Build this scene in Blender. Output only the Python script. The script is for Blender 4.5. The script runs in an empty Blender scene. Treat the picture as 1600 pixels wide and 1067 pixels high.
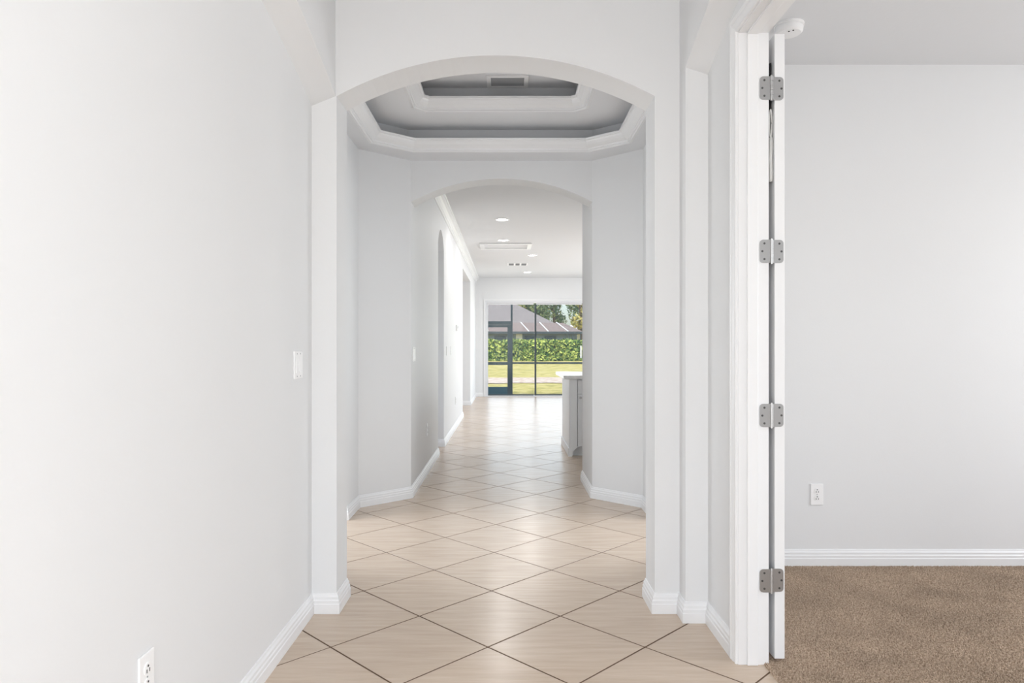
import bpy, bmesh, math, random
import numpy as np
from mathutils import Vector, Matrix
random.seed(7)
S = bpy.context.scene
C = S.collection
PI = math.pi

# ------------------------------------------------------------------ camera
H = 1.22
cam_d = bpy.data.cameras.new('camera'); cam = bpy.data.objects.new('camera', cam_d); C.objects.link(cam)
cam.location = (0, 0, H); cam.rotation_euler = (PI/2, 0, 0)
cam_d.sensor_width = 36; cam_d.lens = 36*1067/1600
cam_d.shift_x = 7/1600; cam_d.shift_y = 8.5/1600
cam_d.clip_start = .05; cam_d.clip_end = 500
S.camera = cam

# ------------------------------------------------------------------ sky, sun, daylight, exposure
w = bpy.data.worlds.new('world'); S.world = w; w.use_nodes = True
wn = w.node_tree; wn.nodes.clear()
sky = wn.nodes.new('ShaderNodeTexSky'); sky.sky_type = 'NISHITA'; sky.sun_disc = False
sky.sun_elevation = math.radians(63); sky.sun_rotation = math.radians(195); sky.dust_density = 2.5; sky.air_density = 1.0
bg = wn.nodes.new('ShaderNodeBackground'); bg.inputs['Strength'].default_value = .17
wo = wn.nodes.new('ShaderNodeOutputWorld')
wn.links.new(sky.outputs[0], bg.inputs[0]); wn.links.new(bg.outputs[0], wo.inputs[0])

def light(name, typ, loc, rot, energy, color=(1, 1, 1), size=None, size_y=None, **kw):
    d = bpy.data.lights.new(name, typ); d.energy = energy; d.color = color
    if typ == 'AREA':
        d.shape = 'RECTANGLE'; d.size = size; d.size_y = size_y
    for k, v in kw.items(): setattr(d, k, v)
    o = bpy.data.objects.new(name, d); C.objects.link(o); o.location = loc; o.rotation_euler = rot
    return o
sun = light('sun', 'SUN', (0, 0, 10), (math.radians(27), 0, math.radians(-15)), 1.45, (1, .95, .86), angle=math.radians(1.5))
# daylight entering by the glazed entry behind the camera, the bedroom window, the living room windows and the two rooms beside the octagon
light('entry_daylight', 'AREA', (0, -1.66, 1.35), (PI/2, 0, 0), 27, (.985, .99, 1.0), 1.5, 2.5)
light('bedroom_window_daylight', 'AREA', (4.65, 1.7, 1.5), (PI/2, 0, PI/2), 31, (.985, .99, 1.0), 1.8, 1.5)
light('living_window_daylight', 'AREA', (4.66, 12.5, 1.3), (PI/2, 0, PI/2), 88, (.90, .95, 1.0), 5.0, 2.2)
light('slider_daylight', 'AREA', (1.275, 17.03, 1.2), (-PI/2, 0, 0), 15, (.95, .975, 1.0), 3.5, 2.2)
light('side_room_fill', 'AREA', (-2.16, 7.3, 1.4), (PI/2, 0, -PI/2), 5, (.95, .975, 1.0), 1.0, 1.5)  # fill light added to brighten the jamb of the arched opening
light('far_side_room_fill', 'AREA', (-2.16, 12.4, 1.4), (PI/2, 0, -PI/2), 7, (.95, .975, 1.0), 1.0, 1.5)  # second added fill light, behind the plain opening
light('right_room_daylight', 'AREA', (2.35, 4.5, 1.4), (PI/2, 0, PI/2), 18, (.93, .965, 1.0), 1.0, 1.5)
light('left_room_daylight', 'AREA', (-2.35, 4.4, 1.4), (PI/2, 0, -PI/2), 18, (.93, .965, 1.0), 1.0, 1.5)

vs = S.view_settings
vs.view_transform = 'Standard'; vs.look = 'None'; vs.gamma = 1; vs.use_curve_mapping = False
vs.exposure = 1.08

# ------------------------------------------------------------------ materials
def srgb(r, g, b):
    f = lambda c: ((c/255+.055)/1.055)**2.4 if c/255 > .04045 else c/255/12.92
    return (f(r), f(g), f(b), 1)
def mat(name, col, rough=.5, metal=0, bump=0, bscale=100, var=0, vscale=8, spec=.5, emit=None, estr=0, coat=0):
    m = bpy.data.materials.new(name); m.use_nodes = True
    nt = m.node_tree; p = nt.nodes['Principled BSDF']
    p.inputs['Base Color'].default_value = col; p.inputs['Roughness'].default_value = rough
    p.inputs['Metallic'].default_value = metal; p.inputs['Specular IOR Level'].default_value = spec
    p.inputs['Coat Weight'].default_value = coat
    tc = nt.nodes.new('ShaderNodeTexCoord')
    if var:
        n = nt.nodes.new('ShaderNodeTexNoise'); n.inputs['Scale'].default_value = vscale; n.inputs['Detail'].default_value = 4
        nt.links.new(tc.outputs['Object'], n.inputs['Vector'])
        mr = nt.nodes.new('ShaderNodeMapRange'); mr.inputs[1].default_value = .3; mr.inputs[2].default_value = .7
        mr.inputs[3].default_value = 1-var; mr.inputs[4].default_value = 1+var
        nt.links.new(n.outputs[0], mr.inputs[0])
        mx = nt.nodes.new('ShaderNodeVectorMath'); mx.operation = 'SCALE'; mx.inputs[0].default_value = col[:3]
        nt.links.new(mr.outputs[0], mx.inputs['Scale']); nt.links.new(mx.outputs[0], p.inputs['Base Color'])
    if bump:
        n2 = nt.nodes.new('ShaderNodeTexNoise'); n2.inputs['Scale'].default_value = bscale; n2.inputs['Detail'].default_value = 3
        nt.links.new(tc.outputs['Object'], n2.inputs['Vector'])
        b = nt.nodes.new('ShaderNodeBump'); b.inputs['Strength'].default_value = bump; b.inputs['Distance'].default_value = .002
        nt.links.new(n2.outputs[0], b.inputs['Height']); nt.links.new(b.outputs[0], p.inputs['Normal'])
    if emit:
        p.inputs['Emission Color'].default_value = emit; p.inputs['Emission Strength'].default_value = estr
    return m
M = {}
M['wall'] = mat('wall_paint', (.80, .806, .810, 1), .55, bump=.12, bscale=90, spec=.3)
M['ceil'] = mat('ceiling_paint', (.79, .80, .815, 1), .8, bump=.25, bscale=60, spec=.2)
M['trim'] = mat('trim_paint', (.86, .865, .87, 1), .32, bump=.02, bscale=30)
M['plate'] = mat('white_plastic', (.93, .93, .93, 1), .3, bump=.01)
M['dark'] = mat('dark_slot', (.03, .03, .03, 1), .6, bump=.02)
M['slotgrey'] = mat('grey_louver', (.30, .31, .32, 1), .5, bump=.02)
M['nickel'] = mat('satin_nickel', (.50, .50, .50, 1), .38, metal=.9, bump=.04, bscale=200)
M['screw'] = mat('screw_metal', (.12, .12, .12, 1), .5, metal=.8, bump=.02)
M['black'] = mat('black_fabric', (.012, .012, .013, 1), .9, bump=.2)
M['white_fabric'] = mat('white_fabric', (.7, .7, .68, 1), .9, bump=.3, bscale=60)
M['grout'] = mat('grout', srgb(98, 76, 58), .9, bump=.3, bscale=300, var=.1)
M['quartz'] = mat('white_quartz', (.82, .82, .81, 1), .15, var=.06, vscale=14, bump=.005)
M['cabinet'] = mat('cabinet_paint', (.80, .81, .82, 1), .35, bump=.02)
M['alu'] = mat('slider_aluminium', (.74, .75, .77, 1), .35, bump=.02)
M['bronze'] = mat('bronze_aluminium', (.055, .075, .085, 1), .45, bump=.02)
M['kick'] = mat('kick_panel', (.05, .11, .14, 1), .45, bump=.02)
M['concrete'] = mat('lanai_concrete', (.62, .58, .53, 1), .8, bump=.2, var=.08)
M['bulb'] = mat('lamp_diffuser', (1, 1, 1, 1), .4, bump=.01, emit=(1, .98, .95, 1), estr=6)
M['hall_glass'] = None
def glass_mat(name, tint, gl):
    m = bpy.data.materials.new(name); m.use_nodes = True; nt = m.node_tree; nt.nodes.clear()
    o = nt.nodes.new('ShaderNodeOutputMaterial'); t = nt.nodes.new('ShaderNodeBsdfTransparent'); t.inputs[0].default_value = tint
    g = nt.nodes.new('ShaderNodeBsdfGlossy'); g.inputs['Roughness'].default_value = .03
    f = nt.nodes.new('ShaderNodeLayerWeight'); f.inputs[0].default_value = gl
    mx = nt.nodes.new('ShaderNodeMixShader')
    nt.links.new(f.outputs['Fresnel'], mx.inputs[0]); nt.links.new(t.outputs[0], mx.inputs[1]); nt.links.new(g.outputs[0], mx.inputs[2])
    nt.links.new(mx.outputs[0], o.inputs[0]); return m
M['glass'] = glass_mat('clear_glass', (.95, .97, .97, 1), .12)
def screen_mat():
    m = bpy.data.materials.new('insect_screen'); m.use_nodes = True; nt = m.node_tree; nt.nodes.clear()
    o = nt.nodes.new('ShaderNodeOutputMaterial'); t = nt.nodes.new('ShaderNodeBsdfTransparent')
    g = nt.nodes.new('ShaderNodeBsdfDiffuse'); g.inputs[0].default_value = (.16, .17, .18, 1)
    mx = nt.nodes.new('ShaderNodeMixShader'); mx.inputs[0].default_value = .14
    nt.links.new(t.outputs[0], mx.inputs[1]); nt.links.new(g.outputs[0], mx.inputs[2]); nt.links.new(mx.outputs[0], o.inputs[0]); return m
M['screen'] = screen_mat()
def tile_mat():
    m = bpy.data.materials.new('porcelain_tile'); m.use_nodes = True; nt = m.node_tree; p = nt.nodes['Principled BSDF']
    tc = nt.nodes.new('ShaderNodeTexCoord'); oi = nt.nodes.new('ShaderNodeObjectInfo')
    geo = nt.nodes.new('ShaderNodeNewGeometry')
    mp = nt.nodes.new('ShaderNodeMapping'); mp.inputs['Rotation'].default_value = (0, 0, math.radians(-38)); mp.inputs['Scale'].default_value = (2.2, 22, 1)
    nt.links.new(geo.outputs['Position'], mp.inputs['Vector'])
    off = nt.nodes.new('ShaderNodeVectorMath'); off.operation = 'ADD'
    cmb = nt.nodes.new('ShaderNodeCombineXYZ'); mu = nt.nodes.new('ShaderNodeMath'); mu.operation = 'MULTIPLY'; mu.inputs[1].default_value = 37
    nt.links.new(oi.outputs['Random'], mu.inputs[0]); nt.links.new(mu.outputs[0], cmb.inputs[0]); nt.links.new(mu.outputs[0], cmb.inputs[2])
    nt.links.new(mp.outputs[0], off.inputs[0]); nt.links.new(cmb.outputs[0], off.inputs[1])
    n = nt.nodes.new('ShaderNodeTexNoise'); n.inputs['Scale'].default_value = 1.6; n.inputs['Detail'].default_value = 5; n.inputs['Roughness'].default_value = .6
    nt.links.new(off.outputs[0], n.inputs['Vector'])
    rp = nt.nodes.new('ShaderNodeValToRGB'); e = rp.color_ramp.elements
    e[0].position = .3; e[0].color = srgb(197, 176, 155); e[1].position = .72; e[1].color = srgb(211, 192, 172)
    nt.links.new(n.outputs[0], rp.inputs[0])
    mr = nt.nodes.new('ShaderNodeMapRange'); mr.inputs[3].default_value = .955; mr.inputs[4].default_value = 1.035
    nt.links.new(oi.outputs['Random'], mr.inputs[0])
    sc = nt.nodes.new('ShaderNodeVectorMath'); sc.operation = 'SCALE'
    nt.links.new(rp.outputs[0], sc.inputs[0]); nt.links.new(mr.outputs[0], sc.inputs['Scale']); nt.links.new(sc.outputs[0], p.inputs['Base Color'])
    p.inputs['Roughness'].default_value = .25; p.inputs['Specular IOR Level'].default_value = .65
    b = nt.nodes.new('ShaderNodeBump'); b.inputs['Strength'].default_value = .03; b.inputs['Distance'].default_value = .002
    nt.links.new(n.outputs[0], b.inputs['Height']); nt.links.new(b.outputs[0], p.inputs['Normal'])
    return m
M['tile'] = tile_mat()
def carpet_mat():
    m = bpy.data.materials.new('carpet'); m.use_nodes = True; nt = m.node_tree; p = nt.nodes['Principled BSDF']
    geo = nt.nodes.new('ShaderNodeNewGeometry')
    n = nt.nodes.new('ShaderNodeTexNoise'); n.inputs['Scale'].default_value = 150; n.inputs['Detail'].default_value = 3
    n2 = nt.nodes.new('ShaderNodeTexNoise'); n2.inputs['Scale'].default_value = 3.5; n2.inputs['Detail'].default_value = 3
    nt.links.new(geo.outputs['Position'], n.inputs['Vector']); nt.links.new(geo.outputs['Position'], n2.inputs['Vector'])
    rp = nt.nodes.new('ShaderNodeValToRGB'); e = rp.color_ramp.elements
    e[0].position = .34; e[0].color = srgb(148, 126, 106); e[1].position = .62; e[1].color = srgb(214, 192, 170)
    nt.links.new(n.outputs[0], rp.inputs[0])
    mr = nt.nodes.new('ShaderNodeMapRange'); mr.inputs[1].default_value = .35; mr.inputs[2].default_value = .65; mr.inputs[3].default_value = .88; mr.inputs[4].default_value = 1.1
    nt.links.new(n2.outputs[0], mr.inputs[0])
    sc = nt.nodes.new('ShaderNodeVectorMath'); sc.operation = 'SCALE'
    nt.links.new(rp.outputs[0], sc.inputs[0]); nt.links.new(mr.outputs[0], sc.inputs['Scale']); nt.links.new(sc.outputs[0], p.inputs['Base Color'])
    p.inputs['Roughness'].default_value = .95; p.inputs['Specular IOR Level'].default_value = .1
    return m
M['carpet'] = carpet_mat()
def ramp_mat(name, scale, stops, rough=.9, detail=5, bump=0, stretch=(1, 1, 1), leafy=False):
    m = bpy.data.materials.new(name); m.use_nodes = True; nt = m.node_tree; p = nt.nodes['Principled BSDF']
    geo = nt.nodes.new('ShaderNodeNewGeometry'); mp = nt.nodes.new('ShaderNodeMapping'); mp.inputs['Scale'].default_value = stretch
    n = nt.nodes.new('ShaderNodeTexNoise'); n.inputs['Scale'].default_value = scale; n.inputs['Detail'].default_value = detail
    nt.links.new(geo.outputs['Position'], mp.inputs[0]); nt.links.new(mp.outputs[0], n.inputs['Vector'])
    rp = nt.nodes.new('ShaderNodeValToRGB'); el = rp.color_ramp.elements
    el[0].position, el[0].color = stops[0]; el[1].position, el[1].color = stops[-1]
    for q, c in stops[1:-1]:
        x = el.new(q); x.color = c
    src = n.outputs[0]
    if leafy:
        mm = nt.nodes.new('ShaderNodeMix'); mm.inputs[0].default_value = .6
        nt.links.new(n.outputs[0], mm.inputs[2]); nt.links.new(geo.outputs['Random Per Island'], mm.inputs[3]); src = mm.outputs[0]
    nt.links.new(src, rp.inputs[0]); nt.links.new(rp.outputs[0], p.inputs['Base Color'])
    p.inputs['Roughness'].default_value = rough; p.inputs['Specular IOR Level'].default_value = .2
    if bump:
        b = nt.nodes.new('ShaderNodeBump'); b.inputs['Strength'].default_value = bump; b.inputs['Distance'].default_value = .05
        nt.links.new(n.outputs[0], b.inputs['Height']); nt.links.new(b.outputs[0], p.inputs['Normal'])
    return m
M['lawn'] = ramp_mat('lawn', 3.2, [(.3, srgb(150, 146, 84)), (.5, srgb(196, 184, 112)), (.7, srgb(206, 194, 136))], bump=.4, detail=9)
M['gravel'] = ramp_mat('gravel', 5, [(.3, srgb(184, 160, 136)), (.6, srgb(222, 208, 192))], bump=.4, detail=8)
M['leaf'] = ramp_mat('hedge_leaf', 1.8, [(.3, srgb(50, 84, 44)), (.5, srgb(118, 146, 74)), (.7, srgb(196, 206, 110))], rough=.6, leafy=True)
M['leafcore'] = ramp_mat('hedge_core', 3, [(.3, srgb(30, 55, 28)), (.7, srgb(50, 80, 38))])
M['treeleaf'] = ramp_mat('tree_leaf', .5, [(.3, srgb(70, 96, 62)), (.5, srgb(110, 128, 84)), (.7, srgb(150, 158, 110))], rough=.7, leafy=True)
M['treeyellow'] = ramp_mat('tree_leaf_yellow', .6, [(.3, srgb(150, 150, 84)), (.7, srgb(212, 196, 120))], rough=.7, leafy=True)
M['bark'] = ramp_mat('bark', 4, [(.3, srgb(80, 68, 56)), (.7, srgb(120, 104, 88))])
M['roof'] = ramp_mat('roof_shingle', 6, [(.3, srgb(128, 122, 119)), (.7, srgb(150, 143, 139))], bump=.2, stretch=(1, 1, 4))
M['cage_roof'] = ramp_mat('screen_roof', 6, [(.3, srgb(126, 112, 106)), (.7, srgb(154, 140, 132))], stretch=(1, 1, 3))
M['housewall'] = mat('house_stucco', srgb(128, 140, 150), .8, bump=.2, var=.06)
M['housecream'] = mat('house_cream', srgb(196, 192, 170), .8, bump=.2)
M['houseglass'] = mat('house_window', srgb(70, 84, 96), .15, bump=.01)
M['rib'] = mat('white_rib', srgb(235, 232, 226), .5, bump=.02)

# ------------------------------------------------------------------ helpers
def link(name, me, m=None, parent=None):
    o = bpy.data.objects.new(name, me); C.objects.link(o)
    if m is not None and me is not None and not me.materials: me.materials.append(M[m])
    if parent: o.parent = parent
    return o
def tag(o, label, cat, group=None, kind=None):
    o['label'] = label; o['category'] = cat
    if group: o['group'] = group
    if kind: o['kind'] = kind
    return o
def struct(o, label, cat): return tag(o, label, cat, kind='structure')
def empty(name, loc=(0, 0, 0)):
    o = bpy.data.objects.new(name, None); C.objects.link(o); o.location = loc; o.empty_display_size = .1
    return o
class MB:
    """collects shapes of ONE part"""
    def __init__(s): s.bm = bmesh.new()
    def poly_prism(s, pts, axis, a, b):
        """extrude a 2D polygon along axis ('x': pts are (y,z); 'y': (x,z); 'z': (x,y)) from a to b"""
        f = {'x': lambda p, t: (t, p[0], p[1]), 'y': lambda p, t: (p[0], t, p[1]), 'z': lambda p, t: (p[0], p[1], t)}[axis]
        va = [s.bm.verts.new(f(p, a)) for p in pts]; vb = [s.bm.verts.new(f(p, b)) for p in pts]
        n = len(pts)
        s.bm.faces.new(va); s.bm.faces.new(vb[::-1])
        for i in range(n): s.bm.faces.new((va[i], vb[i], vb[(i+1) % n], va[(i+1) % n]))
        return s
    def box(s, x0, x1, y0, y1, z0, z1, bev=0):
        v = [s.bm.verts.new(p) for p in [(x0,y0,z0),(x1,y0,z0),(x1,y1,z0),(x0,y1,z0),(x0,y0,z1),(x1,y0,z1),(x1,y1,z1),(x0,y1,z1)]]
        fs = [s.bm.faces.new([v[i] for i in q]) for q in ((0,3,2,1),(4,5,6,7),(0,1,5,4),(1,2,6,5),(2,3,7,6),(3,0,4,7))]
        if bev:
            es = list({e for f in fs for e in f.edges})
            bmesh.ops.bevel(s.bm, geom=es, offset=bev, segments=2, profile=.5, affect='EDGES')
        return s
    def cyl(s, c, r, h, axis='z', n=24, r2=None):
        m = {'z': Matrix(), 'y': Matrix.Rotation(PI/2, 4, 'X'), 'x': Matrix.Rotation(PI/2, 4, 'Y')}[axis]
        bmesh.ops.create_cone(s.bm, cap_ends=True, segments=n, radius1=r, radius2=r if r2 is None else r2, depth=h, matrix=Matrix.Translation(c) @ m)
        return s
    def lathe(s, c, prof, n=32, flip=False):
        """prof: (r,z) list; closed at r=0 ends"""
        rings = []
        for r, z in prof:
            if r == 0: rings.append([s.bm.verts.new((c[0], c[1], c[2]+z))])
            else: rings.append([s.bm.verts.new((c[0]+r*math.cos(2*PI*i/n), c[1]+r*math.sin(2*PI*i/n), c[2]+z)) for i in range(n)])
        for a, b in zip(rings, rings[1:]):
            for i in range(n):
                j = (i+1) % n
                q = [a[i % len(a)], a[j % len(a)], b[j % len(b)], b[i % len(b)]]
                q = list(dict.fromkeys(q))
                if len(q) > 2: s.bm.faces.new(q)
        return s
    def tube(s, pts, r, n=8, flat=1.0):
        rings = []
        for i, p in enumerate(pts):
            p = Vector(p); t = (Vector(pts[min(i+1, len(pts)-1)])-Vector(pts[max(i-1, 0)])).normalized()
            u = t.cross(Vector((0, 1, 0)));  u = u.normalized() if u.length > 1e-4 else Vector((1, 0, 0)); v = t.cross(u)
            rings.append([s.bm.verts.new(p+u*r*math.cos(2*PI*k/n)+v*r*flat*math.sin(2*PI*k/n)) for k in range(n)])
        for a, b in zip(rings, rings[1:]):
            for k in range(n): s.bm.faces.new((a[k], a[(k+1) % n], b[(k+1) % n], b[k]))
        s.bm.faces.new(rings[0][::-1]); s.bm.faces.new(rings[-1]); return s
    def sweep(s, path, prof, closed=False, side=1):
        """prof: (offset into the room, z); path: plan points, the room on the right of travel (side=1)"""
        n = len(path); rings = []
        P = [Vector(p) for p in path]
        def nrm(a, b):
            d = (b-a).normalized(); return Vector((d.y, -d.x))*side
        for i in range(n):
            if closed: n0, n1 = nrm(P[i-1], P[i]), nrm(P[i], P[(i+1) % n])
            else:
                n0 = nrm(P[i-1], P[i]) if i else nrm(P[0], P[1]); n1 = nrm(P[i], P[i+1]) if i < n-1 else n0
            m = (n0+n1); m = m/(1+n0.dot(n1)) if m.length > 1e-6 else n0
            rings.append([s.bm.verts.new((P[i].x+m.x*o, P[i].y+m.y*o, z)) for o, z in prof])
        k = len(prof)
        for i in range(n if closed else n-1):
            a, b = rings[i], rings[(i+1) % n]
            for j in range(k): s.bm.faces.new((a[j], a[(j+1) % k], b[(j+1) % k], b[j]))
        if not closed: s.bm.faces.new(rings[0][::-1]); s.bm.faces.new(rings[-1])
        return s
    def done(s, name, m, parent=None, smooth=False, origin=None):
        bmesh.ops.recalc_face_normals(s.bm, faces=s.bm.faces)
        if origin is not None: bmesh.ops.translate(s.bm, verts=s.bm.verts, vec=-Vector(origin))
        me = bpy.data.meshes.new(name); s.bm.to_mesh(me); s.bm.free()
        if smooth:
            for p in me.polygons: p.use_smooth = True
        o = link(name, me, m, parent)
        if origin is not None: o.location = origin
        return o
def arc(c, half, spring, rise, n=28):
    R = (half*half+rise*rise)/(2*rise)
    return [(c+half*t, spring+math.sqrt(R*R-(half*t)**2)-(R-rise)) for t in [(-1+2*i/n) for i in range(n+1)]]
def arch_wall_pts(x0, x1, top, openings):
    """openings: (xl, xr, spring, rise) left to right"""
    p = [(x0, 0)]
    for xl, xr, sp, ri in openings:
        p.append((xl, 0))
        if ri: p += arc((xl+xr)/2, (xr-xl)/2, sp, ri)
        else: p += [(xl, sp), (xr, sp)]
        p.append((xr, 0))
    return p+[(x1, 0), (x1, top), (x0, top)]

# ------------------------------------------------------------------ key dimensions
Y1, Y1b = 3.137, 3.337          # near arch wall
Y2, Y2b = 5.52, 5.73            # far arch wall
OL, OR = -.785, .676            # near opening
PL, PR = -.78, .685             # far opening
XL, XR = -.90, .89              # recessed walls of the foyer
YB = 16.8                       # living room back wall
ZF, ZO, ZB, ZL = 3.10, 2.725, 2.79, 2.92
CH = [(-1.135, 3.65), (-1.135, 5.19)]; CR = [(1.03, 3.65), (1.03, 5.19)]

# ------------------------------------------------------------------ floor: grout bed and diagonal tiles
MB().box(-2.4, 4.6, -1.7, 17.0, -.03, -.0012).done('floor', 'grout')
floor = bpy.data.objects['floor']; struct(floor, 'beige porcelain tile floor laid diagonally through the hallway', 'floor')
DG = .6395; hd = DG/2; g = .0038*1.414
def clip(poly, ax, lim, keep_less):
    out = []
    for i in range(len(poly)):
        a, b = poly[i], poly[(i+1) % len(poly)]
        ina = (a[ax] <= lim) == keep_less or abs(a[ax]-lim) < 1e-9; inb = (b[ax] <= lim) == keep_less or abs(b[ax]-lim) < 1e-9
        if ina: out.append(a)
        if ina != inb:
            t = (lim-a[ax])/(b[ax]-a[ax]); out.append((a[0]+t*(b[0]-a[0]), a[1]+t*(b[1]-a[1])))
    return out
def tile_faces(poly, base=0):
    n = len(poly); cx = sum(p[0] for p in poly)/n; cy = sum(p[1] for p in poly)/n
    V = []
    for k, (z, sh) in enumerate(((0, .003), (-.0008, 0), (-.009, 0))):
        for x, y in poly:
            V.append((x+(cx-x)*sh, y+(cy-y)*sh, z))
    F = [tuple(base+i for i in range(n))]
    for r in range(2):
        for i in range(n):
            j = (i+1) % n; F.append((base+r*n+i, base+(r+1)*n+i, base+(r+1)*n+j, base+r*n+j))
    return V, F
dia = [(0, -hd+g), (hd-g, 0), (0, hd-g), (-hd+g, 0)]
V, F = tile_faces(dia); full = bpy.data.meshes.new('tile'); full.from_pydata(V, [], F); full.materials.append(M['tile'])
restV, restF = [], []; ntile = 0
for r in range(-16, 46):
    cy = 2.777+hd*r
    for q in range(-9, 18):
        cx = -.08+DG*q+(hd if (r % 2) == 0 else 0)
        y0, y1 = cy-hd, cy+hd
        if y1 < 3.3: xa, xb = -.93, .985
        elif y0 < 5.6: xa, xb = -1.22, 1.10
        else: xa, xb = -2.1, 4.5
        if y1 > 3.5 and y0 < 5.35: xa, xb = -2.3, 2.3
        if cx+hd <= xa or cx-hd >= xb or y1 < -1.6 or y0 > 16.85: continue
        P = [(cx+x, cy+y) for x, y in dia]; whole = True
        for ax, lim, less in ((0, xa, False), (0, xb, True), (1, -1.6, False), (1, 16.9, True)):
            Q = clip(P, ax, lim, less)
            if len(Q) != len(P) or any(abs(a[0]-b[0])+abs(a[1]-b[1]) > 1e-6 for a, b in zip(P, Q)): whole = False
            P = Q
            if len(P) < 3: break
        if len(P) < 3: continue
        view = cy > 2.15 and cx+hd > -.84 - (.4 if 3.2 < cy < 5.6 else .12) and (cy < 6 or cx-hd < .112*cy)
        if view and whole:
            o = link('tile', full, None, floor); o.location = (cx, cy, 0); ntile += 1
        elif view:
            mx, my = sum(p[0] for p in P)/len(P), sum(p[1] for p in P)/len(P)
            V, F = tile_faces([(x-mx, y-my) for x, y in P]); me = bpy.data.meshes.new('tile'); me.from_pydata(V, [], F)
            o = link('tile', me, 'tile', floor); o.location = (mx, my, 0); ntile += 1
        else:
            V, F = tile_faces(P, len(restV)); restV += V; restF += F
me = bpy.data.meshes.new('tiles_out_of_view'); me.from_pydata(restV, [], restF)
o = link('outlying_tiles', me, 'tile', floor); o['kind'] = 'stuff'
print('tiles', ntile)

# bedroom carpet
cb = MB().box(.985, 4.6, .2, 3.82, -.03, .004).done('floor_bedroom', 'carpet')
struct(cb, 'brown carpet backing covering the bedroom floor', 'floor')
rng = np.random.default_rng(3)
sp = .0062
gx, gy = np.meshgrid(np.arange(.99, 3.75, sp), np.arange(1.3, 3.79, sp)); N = gx.size
px = gx.ravel()+rng.uniform(-.5, .5, N)*sp; py = gy.ravel()+rng.uniform(-.5, .5, N)*sp
hgt = .008+.004*rng.random(N); lean = rng.normal(0, .0026, (N, 2)); ph = rng.uniform(0, 2*PI, N); rad = .0036+.001*rng.random(N)
vv = np.zeros((N, 4, 3), np.float32)
for k in range(3):
    vv[:, k, 0] = px+rad*np.cos(ph+k*2.0944); vv[:, k, 1] = py+rad*np.sin(ph+k*2.0944); vv[:, k, 2] = .003
vv[:, 3, 0] = px+lean[:, 0]; vv[:, 3, 1] = py+lean[:, 1]; vv[:, 3, 2] = hgt
base = (np.arange(N)*4)[:, None, None]
ff = (base+np.array([[0, 1, 3], [1, 2, 3], [2, 0, 3]])[None]).reshape(-1)
me = bpy.data.meshes.new('carpet_pile'); me.vertices.add(N*4); me.vertices.foreach_set('co', vv.ravel())
me.loops.add(ff.size); me.loops.foreach_set('vertex_index', ff.astype(np.int32))
me.polygons.add(N*3); me.polygons.foreach_set('loop_start', np.arange(0, N*9, 3, dtype=np.int32))
me.update(calc_edges=True)
o = link('carpet_pile', me, 'carpet', cb); o['kind'] = 'stuff'

# ------------------------------------------------------------------ walls
zf = -.02
struct(MB().box(-1.05, XL, -1.6, Y1, zf, ZF).done('wall_left', 'wall'), 'long white foyer wall with a double switch and an outlet', 'wall')
# arched frame in front of the left wall
pts = [(-.2, 0)]+[(-.2, 2.372)]+arc(1.6685, 1.4685, 2.372, .235, 40)+[(Y1, ZF), (-1.6, ZF), (-1.6, 0)]
b = MB(); b.poly_prism(pts, 'x', XL, -.79)
for v in b.bm.verts:        # the soffit dips slightly towards the wall
    if v.co.x < -.85 and 2.3 < v.co.z < 2.9 and v.co.y < Y1+.001: v.co.z -= .045
struct(b.done('wall_arch_left', 'wall'), 'shallow white arch framing the recessed left foyer wall', 'wall')
# right wall with the bedroom doorway
DY0, DY1, DZ = 1.06, 2.635, 2.44
b = MB(); b.poly_prism([(-1.6, 0), (DY0, 0), (DY0, DZ), (DY1, DZ), (DY1, 0), (3.78, 0), (3.78, ZF), (-1.6, ZF)], 'x', XR, 1.0)
struct(b.done('wall_right', 'wall'), 'white foyer wall with the bedroom doorway', 'wall')
pts = [(3.03, 0), (Y1, 0), (Y1, ZF), (-1.6, ZF), (-1.6, 0), (.23, 0)]+arc(1.63, 1.40, 2.46, .25, 40)
b = MB(); b.poly_prism(pts, 'x', .79, XR)
for v in b.bm.verts:
    if v.co.x > .85 and 2.3 < v.co.z < 2.9 and v.co.y < 3.031: v.co.z -= .032
struct(b.done('wall_arch_right', 'wall'), 'shallow white arch framing the wall beside the bedroom door', 'wall')
# near arch
b = MB(); b.poly_prism(arch_wall_pts(-1.05, XR, ZF, [(OL, OR, 2.372, .187)]), 'y', Y1, Y1b)
struct(b.done('wall_near_arch', 'wall'), 'white wall with the wide arch between foyer and octagonal hall', 'wall')
# octagon sides
QA, QB, QZ = 3.82, 4.82, 2.10       # openings to the rooms at the sides
b = MB()
b.poly_prism([(OL, Y1b), CH[0], (-1.135, QA), (-1.25, QA), (-1.25, 3.58), (-.95, 3.30)], 'z', zf, 3.2)
b.poly_prism([(-1.135, QB), CH[1], (PL, Y2), (-.92, 5.60), (-1.25, 5.26), (-1.25, QB)], 'z', zf, 3.2)
b.box(-1.25, -1.135, QA, QB, QZ, 3.2)
struct(b.done('wall_octagon_left', 'wall'), 'left angled walls of the octagonal hall', 'wall')
b = MB()
b.poly_prism([(OR, Y1b), CR[0], (1.03, QA), (1.14, QA), (1.14, 3.58), (.86, 3.30)], 'z', zf, 3.2)
b.poly_prism([(1.03, QB), CR[1], (PR, Y2), (.80, 5.62), (1.14, 5.26), (1.14, QB)], 'z', zf, 3.2)
b.box(1.03, 1.14, QA, QB, QZ, 3.2)
struct(b.done('wall_octagon_right', 'wall'), 'right angled walls of the octagonal hall', 'wall')
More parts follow.
